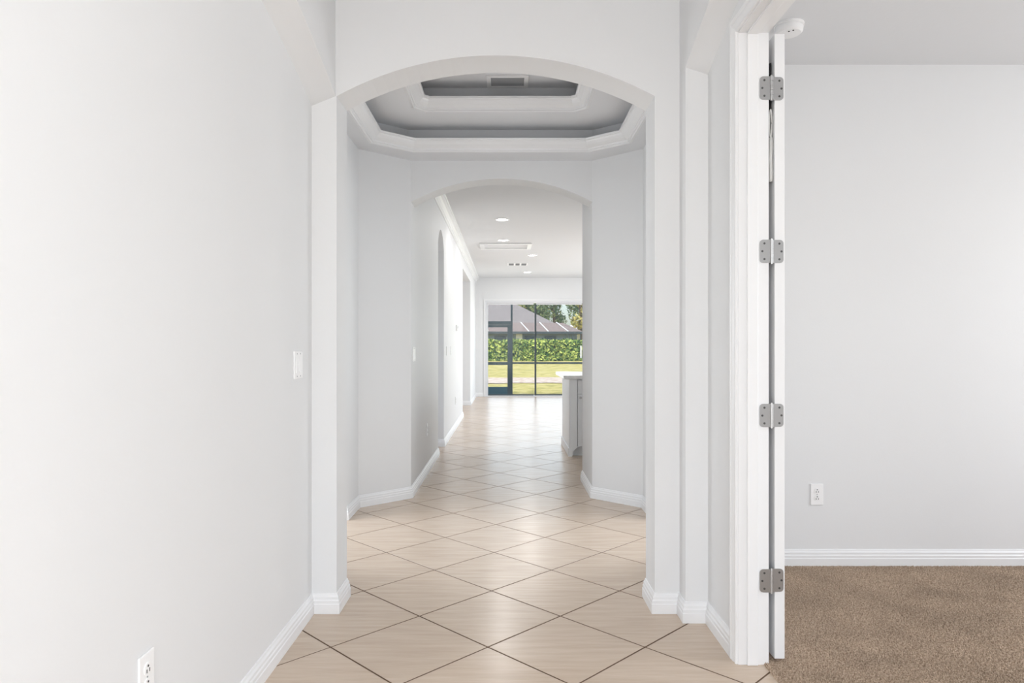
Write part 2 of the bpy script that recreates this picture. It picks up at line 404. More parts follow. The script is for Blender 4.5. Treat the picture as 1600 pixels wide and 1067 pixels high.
for sx, nm in ((-1, 'left'), (1, 'right')):
    xa, xb = (-2.3, -1.25) if sx < 0 else (1.14, 2.3)
    xo = (-2.42, -2.3) if sx < 0 else (2.3, 2.42)
    b = MB(); b.box(xa, xb, 5.25, 5.35, zf, 2.8)
    if sx < 0: b.box(xa, xb, 3.5, 3.6, zf, 2.8)
    b.box(*xo, 3.5 if sx < 0 else 3.92, 3.93, zf, 2.8).box(*xo, 5.0, 5.35, zf, 2.8).box(*xo, 3.9, 5.0, zf, .6).box(*xo, 3.9, 5.0, 2.2, 2.8)
    struct(b.done('wall_%s_room' % nm, 'wall'), 'white walls of the small room opening off the %s of the octagon' % nm, 'wall')
    struct(MB().box(min(xa, xo[0]), max(xb, xo[1]), 3.5 if sx < 0 else 3.92, 5.35, 2.8, 2.9).done('ceiling_%s_room' % nm, 'ceil'), 'white ceiling of the small room on the %s' % nm, 'ceiling')
# far arch
b = MB(); b.poly_prism(arch_wall_pts(-1.0, .80, 3.2, [(PL, PR, 2.392, .188)]), 'y', Y2, Y2b)
struct(b.done('wall_far_arch', 'wall'), 'white wall with the far arch leading to the living room', 'wall')
struct(MB().box(PR, .80, Y2b, 6.25, zf, ZL).done('wall_hall_right', 'wall'), 'short white wall end just past the far arch', 'wall')
struct(MB().box(.80, 4.6, 6.13, 6.25, zf, ZL).done('wall_living_near', 'wall'), 'white living room wall behind the hall', 'wall')
# left wall of the hall with an arched and a plain opening
p = [(Y2b, 0), (7.67, 0)]+arc(8.02, .35, 2.40, .19, 16)+[(8.37, 0), (11.9, 0), (11.9, 2.59), (14.3, 2.59), (14.3, 0), (YB, 0), (YB, ZL), (Y2b, ZL)]
struct(MB().poly_prism(p, 'x', -.98, PL).done('wall_hall_left', 'wall'), 'long white wall with a narrow arched opening along the hall', 'wall')
b = MB()
for y0, y1, z0, z1 in ((5.6, 6.78, zf, ZL), (7.82, 11.88, zf, ZL), (12.92, YB, zf, ZL), (6.78, 7.82, zf, .62), (6.78, 7.82, 2.18, ZL), (11.88, 12.92, zf, .62), (11.88, 12.92, 2.18, ZL)): b.box(-2.2, -2.1, y0, y1, z0, z1)
struct(b.done('wall_side_rooms', 'wall'), 'white wall with window holes added for fill lights, deep inside the side openings', 'wall')  # unseen window holes added to hold the two side fill lights
struct(MB().box(-2.1, -.98, 6.3, 6.42, zf, ZL).done('wall_side_room_near', 'wall'), 'white cross wall of the side room', 'wall')
# back wall with slider opening
SX0, SX1, SZ = -.55, 3.10, 2.36
struct(MB().poly_prism(arch_wall_pts(-2.2, 4.6, ZL, [(SX0, SX1, SZ, 0)]), 'y', YB, 17.0).done('wall_back', 'wall'), 'white living room wall around the sliding glass door', 'wall')
# right wall of the living room with a wide window opening that lets daylight in
b = MB(); b.box(4.6, 4.72, 6.25, 9.9, zf, ZL).box(4.6, 4.72, 15.1, 17.0, zf, ZL).box(4.6, 4.72, 9.9, 15.1, 2.42, ZL)
struct(b.done('wall_living_right', 'wall'), 'white right wall of the living room with a wide glazed opening', 'wall')
# bedroom
struct(MB().box(1.0, 4.7, 3.8, 3.92, zf, ZB+.1).done('wall_bedroom_back', 'wall'), 'plain pale grey bedroom wall behind the open door', 'wall')
struct(MB().box(4.6, 4.7, .1, .75, zf, ZB+.1).box(4.6, 4.7, 2.65, 3.8, zf, ZB+.1).box(4.6, 4.7, .75, 2.65, zf, .7).box(4.6, 4.7, .75, 2.65, 2.3, ZB+.1).done('wall_bedroom_right', 'wall'), 'right wall of the bedroom', 'wall')
struct(MB().box(1.0, 4.7, .1, .2, zf, ZB+.1).done('wall_bedroom_near', 'wall'), 'near wall of the bedroom', 'wall')
struct(MB().box(-1.05, -.78, -1.72, -1.6, zf, ZF).box(.78, 1.0, -1.72, -1.6, zf, ZF).box(-.78, .78, -1.72, -1.6, 2.65, ZF).done('wall_front', 'wall'), 'front wall of the foyer with the entry', 'wall')

# ------------------------------------------------------------------ ceilings
struct(MB().box(-1.05, 1.0, -1.7, Y1b, ZF, ZF+.1).done('ceiling', 'ceil'), 'high white foyer ceiling', 'ceiling')
struct(MB().box(1.0, 4.7, .1, 3.9, ZB, ZB+.1).done('ceiling_bedroom', 'ceil'), 'white bedroom ceiling', 'ceiling')
struct(MB().box(-2.2, 4.7, Y2b, 17.0, ZL, ZL+.1).done('ceiling_living', 'ceil'), 'white living room ceiling with recessed lights', 'ceiling')
AX, AY = -.053, 4.42
def octo(hx, hy, cx, cy):     # clockwise from above: the inside is on the right of travel
    return [(AX-hx, AY-hy+cy), (AX-hx, AY+hy-cy), (AX-hx+cx, AY+hy), (AX+hx-cx, AY+hy), (AX+hx, AY+hy-cy), (AX+hx, AY-hy+cy), (AX+hx-cx, AY-hy), (AX-hx+cx, AY-hy)]
outer = [CH[0], CH[1], (PL, Y2), (PR, Y2), CR[1], CR[0], (OR, Y1b), (OL, Y1b)]
o1 = octo(.965, .86, .285, .235); o2 = octo(.625, .51, .085, .08)
Z1, Z2 = 2.915, 3.11
b = MB(); bm = b.bm
def ring(a, za, c, zc):
    for i in range(8):
        j = (i+1) % 8
        bm.faces.new([bm.verts.new(q) for q in ((*a[i], za), (*a[j], za), (*c[j], zc), (*c[i], zc))])
w1_ = octo(1.02, .915, .30, .25); w2_ = octo(.68, .565, .09, .085)
ring(outer, ZO, o1, ZO); ring(o1, ZO, o1, ZO+.02); ring(o1, ZO+.02, w1_, ZO+.02); ring(w1_, ZO+.02, w1_, Z1); ring(w1_, Z1, o2, Z1)
ring(o2, Z1, o2, Z1+.02); ring(o2, Z1+.02, w2_, Z1+.02); ring(w2_, Z1+.02, w2_, Z2)
bm.faces.new([bm.verts.new((*q, Z2)) for q in w2_])
bmesh.ops.remove_doubles(bm, verts=bm.verts, dist=1e-4)
# closed roof slab over the tray keeps daylight out
struct(b.done('ceiling_octagon', 'ceil'), 'two step octagonal tray ceiling between the arches', 'ceiling')
struct(MB().box(-1.4, 1.2, Y1b, Y2b, 3.2, 3.3).done('ceiling_octagon_deck', 'ceil'), 'deck above the octagonal tray ceiling', 'ceiling')
# crowns of the tray: lean inwards, open cove above
cp = lambda z: [(-.004, z), (.014, z-.004), (.020, z+.002), (.020, z+.010), (.027, z+.012), (.030, z+.022), (.040, z+.028), (.058, z+.040), (.074, z+.056), (.080, z+.066), (.092, z+.068), (.095, z+.082), (.080, z+.082), (-.004, z+.030)]
struct(MB().sweep(o1, cp(ZO), True).done('trim_1', 'trim'), 'large octagonal crown moulding around the lower tray', 'moulding')
struct(MB().sweep(o2, cp(Z1), True).done('trim_2', 'trim'), 'small octagonal crown moulding around the upper tray', 'moulding')
# crown along the hall left wall
z = ZL
cr = [(0, z), (0, z-.125), (.012, z-.125), (.016, z-.120), (.016, z-.088), (.024, z-.084), (.032, z-.066), (.050, z-.048), (.072, z-.042), (.078, z-.040), (.080, z-.036), (.080, z-.004), (.088, z)]
struct(MB().sweep([(PL, Y2b), (PL, YB)], cr).done('trim_3', 'trim'), 'white crown moulding running along the hall wall', 'moulding')

# ------------------------------------------------------------------ baseboards
bp = [(-.002, 0), (.017, 0), (.017, .042), (.0145, .046), (.0145, .058), (.011, .064), (.011, .074), (.006, .082), (.004, .090), (-.002, .092)]
bb = lambda name, path, label, z=0: struct(MB().sweep(path, [(o, q+z) for o, q in bp]).done(name, 'trim'), label, 'baseboard')
bb('baseboard_left', [(XL, -1.6), (XL, Y1), (OL, Y1), (OL, Y1b), CH[0], (-1.135, QA), (-1.25, QA)], 'white baseboard from the long foyer wall round the left pier')
bb('baseboard_octagon_left', [(-1.25, QB), (-1.135, QB), CH[1], (PL, Y2), (PL, 7.67), (-.98, 7.67)], 'white baseboard from the octagon round to the arched opening')
bb('baseboard_hall_left', [(-.98, 8.37), (PL, 8.37), (PL, 11.9), (-.98, 11.9)], 'white baseboard between the arched and the plain opening')
bb('baseboard_living_left', [(-.98, 14.3), (PL, 14.3), (PL, YB), (SX0-.04, YB)], 'white baseboard in the corner beside the sliding door')
bb('baseboard_octagon_right', [(.80, 6.25), (PR, 6.25), (PR, Y2), CR[1], (1.03, QB), (1.14, QB)], 'white baseboard on the right angled octagon wall')
bb('baseboard_right', [(1.14, QA), (1.03, QA), CR[0], (OR, Y1b), (OR, Y1), (.79, Y1), (.79, 3.03), (XR, 3.03), (XR, 2.672)], 'white baseboard wrapping the right pier up to the bedroom door casing')
bb('baseboard_near', [(XR, DY0-.065), (XR, -1.6)], 'white baseboard on the near side of the bedroom door')
bb('baseboard_bedroom', [(1.0, 3.8), (4.6, 3.8)], 'white baseboard above the brown bedroom carpet', .004)

# ------------------------------------------------------------------ bedroom door frame and door
fr = empty('door_frame', (XR, 2.62, 0)); struct(fr, 'white moulded casing and jamb of the bedroom doorway', 'door frame')
def fpart(mb, name, m='trim'):
    o = mb.done(name, m); o.parent = fr; o.matrix_parent_inverse = Matrix.Translation(fr.location).inverted(); return o
JY = 2.622                       # face of the far jamb
fpart(MB().box(XR-.003, 1.003, JY, DY1, 0, 2.43), 'jamb')
fpart(MB().box(XR-.003, 1.003, DY0, DY0+.013, 0, 2.43), 'jamb')
fpart(MB().box(XR-.003, 1.003, DY0, DY1, 2.427, DZ), 'head_jamb')
fpart(MB().box(.918, .960, JY-.010, JY+.001, 0, 2.428, .003), 'door_stop')
fpart(MB().box(.918, .960, DY0+.012, DY0+.023, 0, 2.428, .003), 'door_stop')
fpart(MB().box(.918, .960, DY0+.02, JY-.008, 2.417, 2.428, .003), 'door_stop')
# casing profile: u away from the opening, v out of the wall
cas = [(0, 0), (0, .010), (.003, .014), (.008, .014), (.011, .010), (.018, .012), (.030, .016), (.036, .016), (.039, .013), (.043, .017), (.050, .019), (.056, .018), (.057, 0)]
def casing(side):
    s_ = 1 if side == 'foyer' else -1
    xw = XR if side == 'foyer' else 1.0
    b = MB(); bm = b.bm
    ya, yb, zt = DY0+.006, JY-.002+.006, 2.432
    rings = []
    for (y, z_, ny, nz) in ((yb, .0, 1, 0), (yb, zt, 1, 1), (ya, zt, -1, 1), (ya, .0, -1, 0)):
        rings.append([bm.verts.new((xw-s_*v*(1 if s_ > 0 else .45), y+ny*(u+(0 if s_ > 0 else .012)), z_+nz*u)) for u, v in cas])
    k = len(cas)
    return rings, b, k
for side in ('foyer', 'bedroom'):
    for seg, nm in ((0, 'casing'), (1, 'head_casing'), (2, 'casing')):
        rings, b, k = casing(side)
        keep = rings[seg], rings[seg+1]
        for r in rings:
            if r is not keep[0] and r is not keep[1]:
                for v in r: b.bm.verts.remove(v)
        a, c = keep
        for j in range(k): b.bm.faces.new((a[j], a[(j+1) % k], c[(j+1) % k], c[j]))
        b.bm.faces.new(a[::-1]); b.bm.faces.new(c)
        fpart(b, nm)
# door opened flat along the bedroom side of the wall
dr = empty('door_1', (1.047, 2.628, .012)); struct(dr, 'open white bedroom door seen on its hinged edge', 'door')
def dpart(mb, name, m, par=None, smooth=False):
    o = mb.done(name, m, None, smooth); o.parent = par or dr
    if par is None: o.matrix_parent_inverse = Matrix.Translation(dr.location).inverted()
    return o
d0, d1, e0, e1 = 1.028, 1.067, 2.628, 3.39
b = MB()
st, rails = .115, [(.02, .24), (1.0, 1.18), (2.30, 2.425)]
b.box(d0, d1, e0, e0+st, .02, 2.425, .0015).box(d0, d1, e1-st, e1, .02, 2.425, .0015)
for r0, r1 in rails: b.box(d0, d1, e0+st-.001, e1-st+.001, r0, r1)
dpart(b, 'stiles_and_rails', 'trim')
for r0, r1 in ((.24, 1.0), (1.18, 2.30)):
    b = MB(); b.box(d0+.010, d1-.010, e0+st, e1-st, r0, r1); b.box(d0+.004, d1-.004, e0+st+.05, e1-st-.05, r0+.05, r1-.05, .004)
    dpart(b, 'panel', 'trim')
for s_ in (-1, 1):
    b = MB(); x = d0 if s_ < 0 else d1
    b.cyl((x+s_*.005, e1-.06, .95), .028, .010, 'x'); b.cyl((x+s_*.018, e1-.06, .95), .010, .024, 'x')
    b.box(x+s_*.027-.006, x+s_*.027+.006, e1-.17, e1-.05, .94, .96, .003)
    if s_ > 0: dpart(b, 'lever_handle', 'nickel')
def leaf_poly(x0, x1, z0, z1, r, left):
    pts = []
    n = 6
    if left:
        cs = ((x0+r, z0+r, PI, 1.5*PI), None, None, (x0+r, z1-r, .5*PI, PI))
        for i in range(n+1): a = PI+i*PI/2/n; pts.append((x0+r+r*math.cos(a), z0+r+r*math.sin(a)))
        pts += [(x1, z0), (x1, z1)]
        for i in range(n+1): a = PI/2+i*PI/2/n; pts.append((x0+r+r*math.cos(a), z1-r+r*math.sin(a)))
    else:
        pts += [(x0, z0)]
        for i in range(n+1): a = -PI/2+i*PI/2/n; pts.append((x1-r+r*math.cos(a), z0+r+r*math.sin(a)))
        for i in range(n+1): a = i*PI/2/n; pts.append((x1-r+r*math.cos(a), z1-r+r*math.sin(a)))
        pts += [(x0, z1)]
    return pts
def hinge(zc):
    h = .0445
    k = MB()
    for i in range(5):
        z0 = zc-h+i*2*h/5
        k.cyl((1.013, 2.620, z0+h/5), .0068, 2*h/5-.0016, 'z', 14)
    k.cyl((1.013, 2.620, zc), .0045, 2*h+.008, 'z', 10)
    kn = dpart(k, 'hinge', 'nickel', smooth=False)
    kn['label'] = 'satin nickel hinge with rounded leaves'
    la = MB().poly_prism(leaf_poly(.967, 1.008, zc-h, zc+h, .014, True), 'y', JY-.0035, JY+.001)
    o = dpart(la, 'hinge_leaf', 'nickel', kn)
    lb = MB().poly_prism(leaf_poly(1.018, 1.061, zc-h, zc+h, .014, False), 'y', e0-.003, e0+.001)
    dpart(lb, 'hinge_leaf', 'nickel', kn)
    for sx, sz in ((.985, .030), (.977, 0), (.985, -.030)):
        dpart(MB().cyl((sx, JY-.0038, zc+sz), .0042, .0012, 'y', 12), 'screw', 'screw', kn)
    for sx, sz in ((1.045, .030), (1.053, 0), (1.045, -.030)):
        dpart(MB().cyl((sx, e0-.0033, zc+sz), .0042, .0012, 'y', 12), 'screw', 'screw', kn)
for zc in (2.213, 1.587, .957, .323): hinge(zc)

# bag hanging between door and wall
bag = empty('hanging_bag', (1.0195, 2.646, 1.86)); tag(bag, 'white cloth bag with black strap hanging in the gap behind the door edge', 'bag')
def bpart(mb, name, m):
    o = mb.done(name, m, None, True); o.parent = bag; o.matrix_parent_inverse = Matrix.Translation(bag.location).inverted(); return o
bx, by = 1.0195, 2.646
bpart(MB().tube([(bx, by+.012, 2.32), (bx, by+.012, 2.27), (bx, by+.012, 2.12), (bx, by+.012, 2.03)], .0045, 8, 3.0), 'strap', 'black')
lp = [(bx+.0045*math.cos(a), by, 2.085+.055*math.sin(a)) for a in [2*PI*i/20 for i in range(21)]]
bpart(MB().tube(lp, .0028, 8), 'loop', 'white_fabric')
bpart(MB().tube([(bx, by, 2.03), (bx+.001, by, 1.99), (bx-.001, by, 1.95), (bx+.001, by, 1.90), (bx, by, 1.86)], .0065, 10, 1.6), 'pouch', 'white_fabric')

# ------------------------------------------------------------------ wall plates
def plate(kind, loc, normal, label, group=None, name=None, gangs=1):
    """plate built flat in the local xz plane facing -y, then turned"""
    ang = {'+x': PI/2, '-y': 0, '-x': -PI/2}[normal]
    w_ = .07+.046*(gangs-1); h_ = .118
    r = empty(name or kind, loc); r.rotation_euler = (0, 0, ang)
    tag(r, label, kind.replace('_', ' '), group)
    MB().box(-w_/2, w_/2, -.006, 0, -h_/2, h_/2, .0022).done('cover_plate', 'plate', r)
    for gi in range(gangs):
        cx = (gi-(gangs-1)/2)*.046
        if kind == 'light_switch':
            k = MB(); k.poly_prism([(-.006, -.033), (-.0095, -.033), (-.0065, 0), (-.0075, .033), (-.006, .033)], 'x', cx-.0165, cx+.0165)
            k.done('rocker', 'plate', r)
            for sz in (.048, -.048): MB().cyl((cx, -.0063, sz), .0028, .0012, 'y', 10).done('screw', 'slotgrey', r)
        else:
            for sz in (.0195, -.0195):
                f = MB().cyl((cx, -.0068, sz), .0165, .003, 'y', 24).done('socket', 'plate', r)
                for sx in (-.0062, .0062): MB().box(sx-.0014, sx+.0014, -.0089, -.0080, sz-.0045+(-.004), sz+.0045-.004).done('slot', 'dark', f)
                MB().cyl((cx, -.0084, sz+.0075), .0030, .0012, 'y', 10).done('ground_hole', 'dark', f)
            MB().cyl((cx, -.0063, 0), .0025, .0012, 'y', 10).done('screw', 'slotgrey', r)
    return r
plate('light_switch', (XL, 2.925, 1.143), '+x', 'white double rocker switch plate on the foyer wall beside the arch pier', gangs=2)
plate('power_outlet', (XL, 1.695, .402), '+x', 'white duplex outlet low on the long foyer wall')
plate('power_outlet', (1.72, 3.8, .40), '-y', 'white duplex outlet on the bedroom wall above the carpet')
plate('light_switch', (PL, 5.67, 1.16), '+x', 'white triple switch plate just inside the far arch', gangs=3)
plate('power_outlet', (PL, 6.60, .42), '+x', 'white outlet low on the hall wall before the arched opening')
plate('light_switch', (PL, 8.72, 1.17), '+x', 'white switch plate close to the edge of the narrow arched opening')
plate('light_switch', (PL, 9.40, 1.17), '+x', 'white switch plate farther along the hall wall beneath the thermostat', gangs=1)
plate('power_outlet', (PL, 10.2, .42), '+x', 'white outlet low on the hall wall past the arched opening')
th = empty('thermostat', (PL, 10.4, 1.51)); tag(th, 'small white thermostat on the hall wall', 'thermostat')
MB().box(0, .024, -.06, .06, -.045, .045, .006).done('housing', 'plate', th)
MB().box(.024, .0255, -.04, .04, -.01, .03).done('display', 'slotgrey', th)

# ------------------------------------------------------------------ ceiling fittings
def can(x, y, where):
    r = empty('recessed_light', (x, y, ZL)); tag(r, 'round lit recessed ceiling light '+where, 'ceiling light', 'recessed living room lights')
    MB().lathe((0, 0, 0), [(.074, 0), (.098, 0), (.098, -.005), (.090, -.010), (.078, -.008), (.074, 0)]).done('trim_ring', 'plate', r, True)
    MB().lathe((0, 0, 0), [(0, -.007), (.05, -.0065), (.0765, -.004), (.0765, 0), (0, 0)]).done('diffuser', 'bulb', r, True)
    l = light('recessed_lamp', 'AREA', (x, y, ZL-.02), (0, 0, 0), 4, (1, .98, .96), .14, .14); l.data.shape = 'DISK'
for x, y, q in ((-.07, 9.10, 'closest to the far arch'), (-.07, 10.86, 'touching the near side of the ceiling hatch'), (.46, 12.64, 'between the hatch and the air register'), (.45, 15.5, 'between the air register and the sliding door')): can(x, y, q)
fl = empty('foyer_fill_lamp', (0, -.6, ZF)); tag(fl, 'added round flush fill lamp, unseen on the high foyer ceiling', 'ceiling light')  # unseen lamp added to soften and even out the foyer light
MB().lathe((0, 0, 0), [(0, 0), (.17, 0), (.17, -.03), (.16, -.035), (0, -.035)]).done('canopy', 'nickel', fl)
MB().lathe((0, 0, 0), [(.155, -.035), (.15, -.06), (.11, -.09), (.05, -.105), (0, -.108)]).done('bowl', 'bulb', fl, True)
light('foyer_fill_light', 'AREA', (0, -.6, ZF-.12), (0, 0, 0), 5, (1, .985, .96), .3, .3)  # fill light of the added lamp
# attic hatch
ht = empty('attic_hatch', (-.03, 11.47, ZL)); tag(ht, 'white rectangular ceiling hatch with raised trim frame', 'ceiling hatch')
MB().box(-.36, .36, -.24, .24, -.004, 0).done('panel', 'ceil', ht)
for x0, x1, y0, y1 in ((-.43, .43, -.31, -.24), (-.43, .43, .24, .31), (-.43, -.36, -.24, .24), (.36, .43, -.24, .24)):
    MB().box(x0, x1, y0, y1, -.022, 0, .004).done('frame_board', 'trim', ht)
def register(name, loc, w_, d_, nl, label, border=.03, groups=1, lm='slotgrey'):
    r = empty(name, loc); tag(r, label, 'air vent')
    f = MB()
    for x0, x1, y0, y1 in ((-w_/2-border, w_/2+border, -d_/2-border, -d_/2), (-w_/2-border, w_/2+border, d_/2, d_/2+border), (-w_/2-border, -w_/2, -d_/2, d_/2), (w_/2, w_/2+border, -d_/2, d_/2)):
        f.box(x0, x1, y0, y1, -.010, 0, .002)
    f.done('frame', 'plate', r)
    MB().box(-w_/2, w_/2, -d_/2, d_/2, -.0015, 0).done('duct_opening', 'dark', r)
    for k in range(nl):
        y = -d_/2+d_*(k+.5)/nl
        MB().poly_prism([(y-.006, -.002), (y+.004, -.010), (y+.006, -.009), (y-.004, -.001)], 'x', -w_/2, w_/2).done('louver', lm, r)
    for k in range(1, groups):
        x = -w_/2+w_*k/groups; MB().box(x-.018, x+.018, -d_/2, d_/2, -.011, -.001).done('divider', 'plate', r)
    return r
register('ceiling_vent', (.0, 4.85, Z2), .235, .15, 9, 'small dark louvred vent in the top of the octagonal tray')
register('ceiling_vent', (.205, 14.0, ZL), .36, .34, 14, 'white three section air register in the living room ceiling', groups=3)
sd = empty('smoke_detector', (1.372, 3.33, ZB)); tag(sd, 'round white smoke detector on the bedroom ceiling above the door', 'smoke detector')
MB().lathe((0, 0, 0), [(0, 0), (.070, 0), (.070, -.010), (.066, -.012), (0, -.012)], 40).done('base', 'plate', sd)
MB().lathe((0, 0, 0), [(0, -.012), (.064, -.012), (.066, -.018), (.064, -.036), (.055, -.044), (0, -.046)], 40).done('cover', 'plate', sd)
for dx, dy in ((-.012, -.03), (.004, -.042)): MB().cyl((dx, dy, -.0458), .004, .002, 'z', 10).done('indicator', 'dark', sd)

# ------------------------------------------------------------------ kitchen island
IX0, IY0, IY1 = .69, 7.60, 8.62
ci = empty('island_cabinet', (1.5, 8.1, 0)); tag(ci, 'white kitchen island cabinet past the far arch', 'cabinet')
def cpart(mb, name, m='cabinet', par=None):
    o = mb.done(name, m); o.parent = par or ci
    if par is None: o.matrix_parent_inverse = Matrix.Translation(ci.location).inverted()
    return o
cpart(MB().box(IX0+.02, 2.6, IY0+.02, IY1, .10, .862), 'body')
cpart(MB().box(IX0, IX0+.02, IY0, IY1, 0, .862, .002), 'end_panel')
cpart(MB().box(IX0+.02, 2.6, IY0+.085, IY1-.02, 0, .10), 'toe_kick')
cpart(MB().poly_prism([(IX0-.012, 0), (IX0+.02, 0), (IX0+.02, .10), (IX0+.075, .10), (IX0+.045, .045), (IX0+.035, 0)][:1]+[(IX0+.030, 0), (IX0+.042, .055), (IX0+.085, .10), (IX0, .10)], 'y', IY0-.004, IY0+.02), 'bracket_foot')
cpart(MB().box(IX0-.014, IX0, IY0, IY1, 0, .095, .004), 'base_moulding')
cpart(MB().box(IX0, IX0+.085, IY0-.004, IY0+.02, .10, .862, .002), 'corner_stile')
for k in range(4):
    x0 = IX0+.092+k*.455; x1 = x0+.445
    d_ = cpart(MB().box(x0, x1, IY0, IY0+.02, .70, .85, .003), 'drawer')
    d_['label'] = 'flat white drawer front'
    cpart(MB().cyl((x0+.22, IY0-.012, .775), .014, .024, 'y', 16), 'knob', 'nickel', d_)
    b = MB(); b.box(x0, x0+.06, IY0, IY0+.02, .115, .69, .002).box(x1-.06, x1, IY0, IY0+.02, .115, .69, .002).box(x0+.058, x1-.058, IY0, IY0+.02, .115, .175).box(x0+.058, x1-.058, IY0, IY0+.02, .63, .69).box(x0+.055, x1-.055, IY0+.009, IY0+.019, .17, .635)
    dd = cpart(b, 'door')
    cpart(MB().cyl((x0+.03, IY0-.012, .655), .014, .024, 'y', 16), 'knob', 'nickel', dd)
b = MB(); b.box(.622, 2.7, 7.56, 8.82, .862, .902, .006)
tag(b.done('island_countertop', 'quartz'), 'white stone countertop on the kitchen island', 'countertop')

# ------------------------------------------------------------------ sliding glass door
sl = empty('window_1', (SX0, YB+.05, 0)); struct(sl, 'wide sliding glass door at the end of the living room', 'sliding door')
def spart(mb, name, m, par=None):
    o = mb.done(name, m); o.parent = par or sl
    if par is None: o.matrix_parent_inverse = Matrix.Translation(sl.location).inverted()
    return o
spart(MB().box(SX0, SX0+.035, YB-.015, YB+.14, 0, SZ), 'frame_jamb', 'alu'); spart(MB().box(SX1-.035, SX1, YB-.015, YB+.14, 0, SZ), 'frame_jamb', 'alu')
spart(MB().box(SX0-.03, SX1+.03, YB-.02, YB-.001, SZ, SZ+.035), 'head_trim', 'trim')
spart(MB().box(SX0-.03, SX0, YB-.02, YB-.001, 0, SZ), 'side_trim', 'trim')
spart(MB().box(SX0+.035, SX1-.035, YB-.01, YB+.14, SZ-.055, SZ), 'head_track', 'alu')
spart(MB().box(SX0+.035, SX1-.035, YB, YB+.14, 0, .025), 'sill_track', 'alu')
pw = (SX1-SX0-.07)/3
for k in range(3):
    x0 = SX0+.035+k*pw; x1 = x0+pw; y = YB+.03+.035*k
    fr_ = MB(); fr_.box(x0+.035, x1-.035, y, y+.03, SZ-.095, SZ-.055).box(x0, x0+.035, y, y+.03, .025, SZ-.055) if k == 0 else fr_.box(x0+.035, x1-.035, y, y+.03, SZ-.095, SZ-.055)
    f = spart(fr_, 'sash', 'alu')
    if k: spart(MB().box(x0+.012, x0+.034, y, y+.03, .025, SZ-.1), 'stile', 'bronze', f)
    spart(MB().box(x1-.012, x1+.012, y, y+.03, .025, SZ-.1), 'stile', 'bronze', f)
    spart(MB().box(x0+.035, x1-.035, y, y+.03, .025, .055), 'bottom_rail', 'bronze', f)
    spart(MB().box(x0+.03, x1-.03, y+.012, y+.017, .07, SZ-.105), 'pane', 'glass', f)
spart(MB().box(1.79, 1.82, YB-.02, YB+.02, .95, 1.25, .005), 'pull_handle', 'plate')

# ------------------------------------------------------------------ lanai and screen
ZG = -.10
struct(MB().box(-4, 6, 17.0, 18.4, -.3, ZG).done('floor_lanai', 'concrete'), 'pale concrete lanai slab outside the sliding door', 'floor')
SY = 18.2
sc = empty('screen_enclosure', (0, SY, ZG)); tag(sc, 'dark bronze framed insect screen wall with a screen door', 'screen enclosure')
def epart(mb, name, m, par=None):
    o = mb.done(name, m); o.parent = par or sc
    if par is None: o.matrix_parent_inverse = Matrix.Translation(sc.location).inverted()
    return o
for x in (.085, -.98, 2.35, 4.6, -3.2): epart(MB().box(x, x+.05, SY, SY+.08, ZG, 2.9), 'post', 'bronze')
epart(MB().box(.135, 4.6, SY+.01, SY+.06, .765, .815), 'chair_rail', 'bronze')
epart(MB().box(-3.2, 4.6, SY, SY+.08, 2.9, 3.0), 'top_beam', 'bronze')
epart(MB().box(.135, 4.6, SY, SY+.06, ZG, ZG+.05), 'bottom_rail', 'bronze')
epart(MB().box(-.93, .085, SY, SY+.06, 1.815, 1.905), 'header_rail', 'bronze')
for x0, x1, z0, z1 in ((.135, 2.35, ZG+.05, .765), (.135, 2.35, .815, 2.9), (2.40, 4.6, ZG+.05, .765), (2.40, 4.6, .815, 2.9), (-.93, .085, 1.905, 2.9), (-3.15, -.98, ZG, 2.9)):
    epart(MB().box(x0, x1, SY+.03, SY+.032, z0, z1), 'screen_panel', 'screen')
b = MB(); b.box(-.92, -.85, SY, SY+.04, ZG+.01, 1.81).box(.0, .088, SY, SY+.04, ZG+.01, 1.81).box(-.85, .0, SY, SY+.04, 1.745, 1.81).box(-.85, .0, SY, SY+.04, .74, .82)
sdr = epart(b, 'screen_door', 'bronze')
epart(MB().box(-.85, .0, SY+.01, SY+.03, ZG+.01, .155), 'kick_panel', 'kick', sdr)
for z0, z1 in ((.155, .74), (.82, 1.745)): epart(MB().box(-.85, .0, SY+.019, SY+.021, z0, z1), 'screen_panel', 'screen', sdr)

# ------------------------------------------------------------------ garden
def gz(y): return -.16+(y-18)*.0252
def ground(name, y0, y1, dz, m, x0=-60, x1=60, wob=0, nx=60, ny=30):
    me = bpy.data.meshes.new(name); V = []; F = []
    for j in range(ny+1):
        for i in range(nx+1):
            x = x0+(x1-x0)*i/nx; t = j/ny; y = y0+(y1-y0)*t
            if wob and j in (0, ny): y += wob*math.sin(x*2.1+j)+wob*.6*math.sin(x*5.3)
            V.append((x, y, gz(y)+dz+.01*math.sin(x*1.3+y)))
    for j in range(ny):
        for i in range(nx):
            a = j*(nx+1)+i; F.append((a, a+1, a+nx+2, a+nx+1))
    me.from_pydata(V, [], F); return link(name, me, m)
struct(ground('lawn', 18.4, 90, 0, 'lawn'), 'sunlit patchy green and yellow lawn behind the house', 'lawn')
o = ground('gravel_strip', 23.3, 25.9, .02, 'gravel', -20, 20, .14, 160, 4); struct(o, 'pale bare gravel strip crossing the lawn', 'ground')
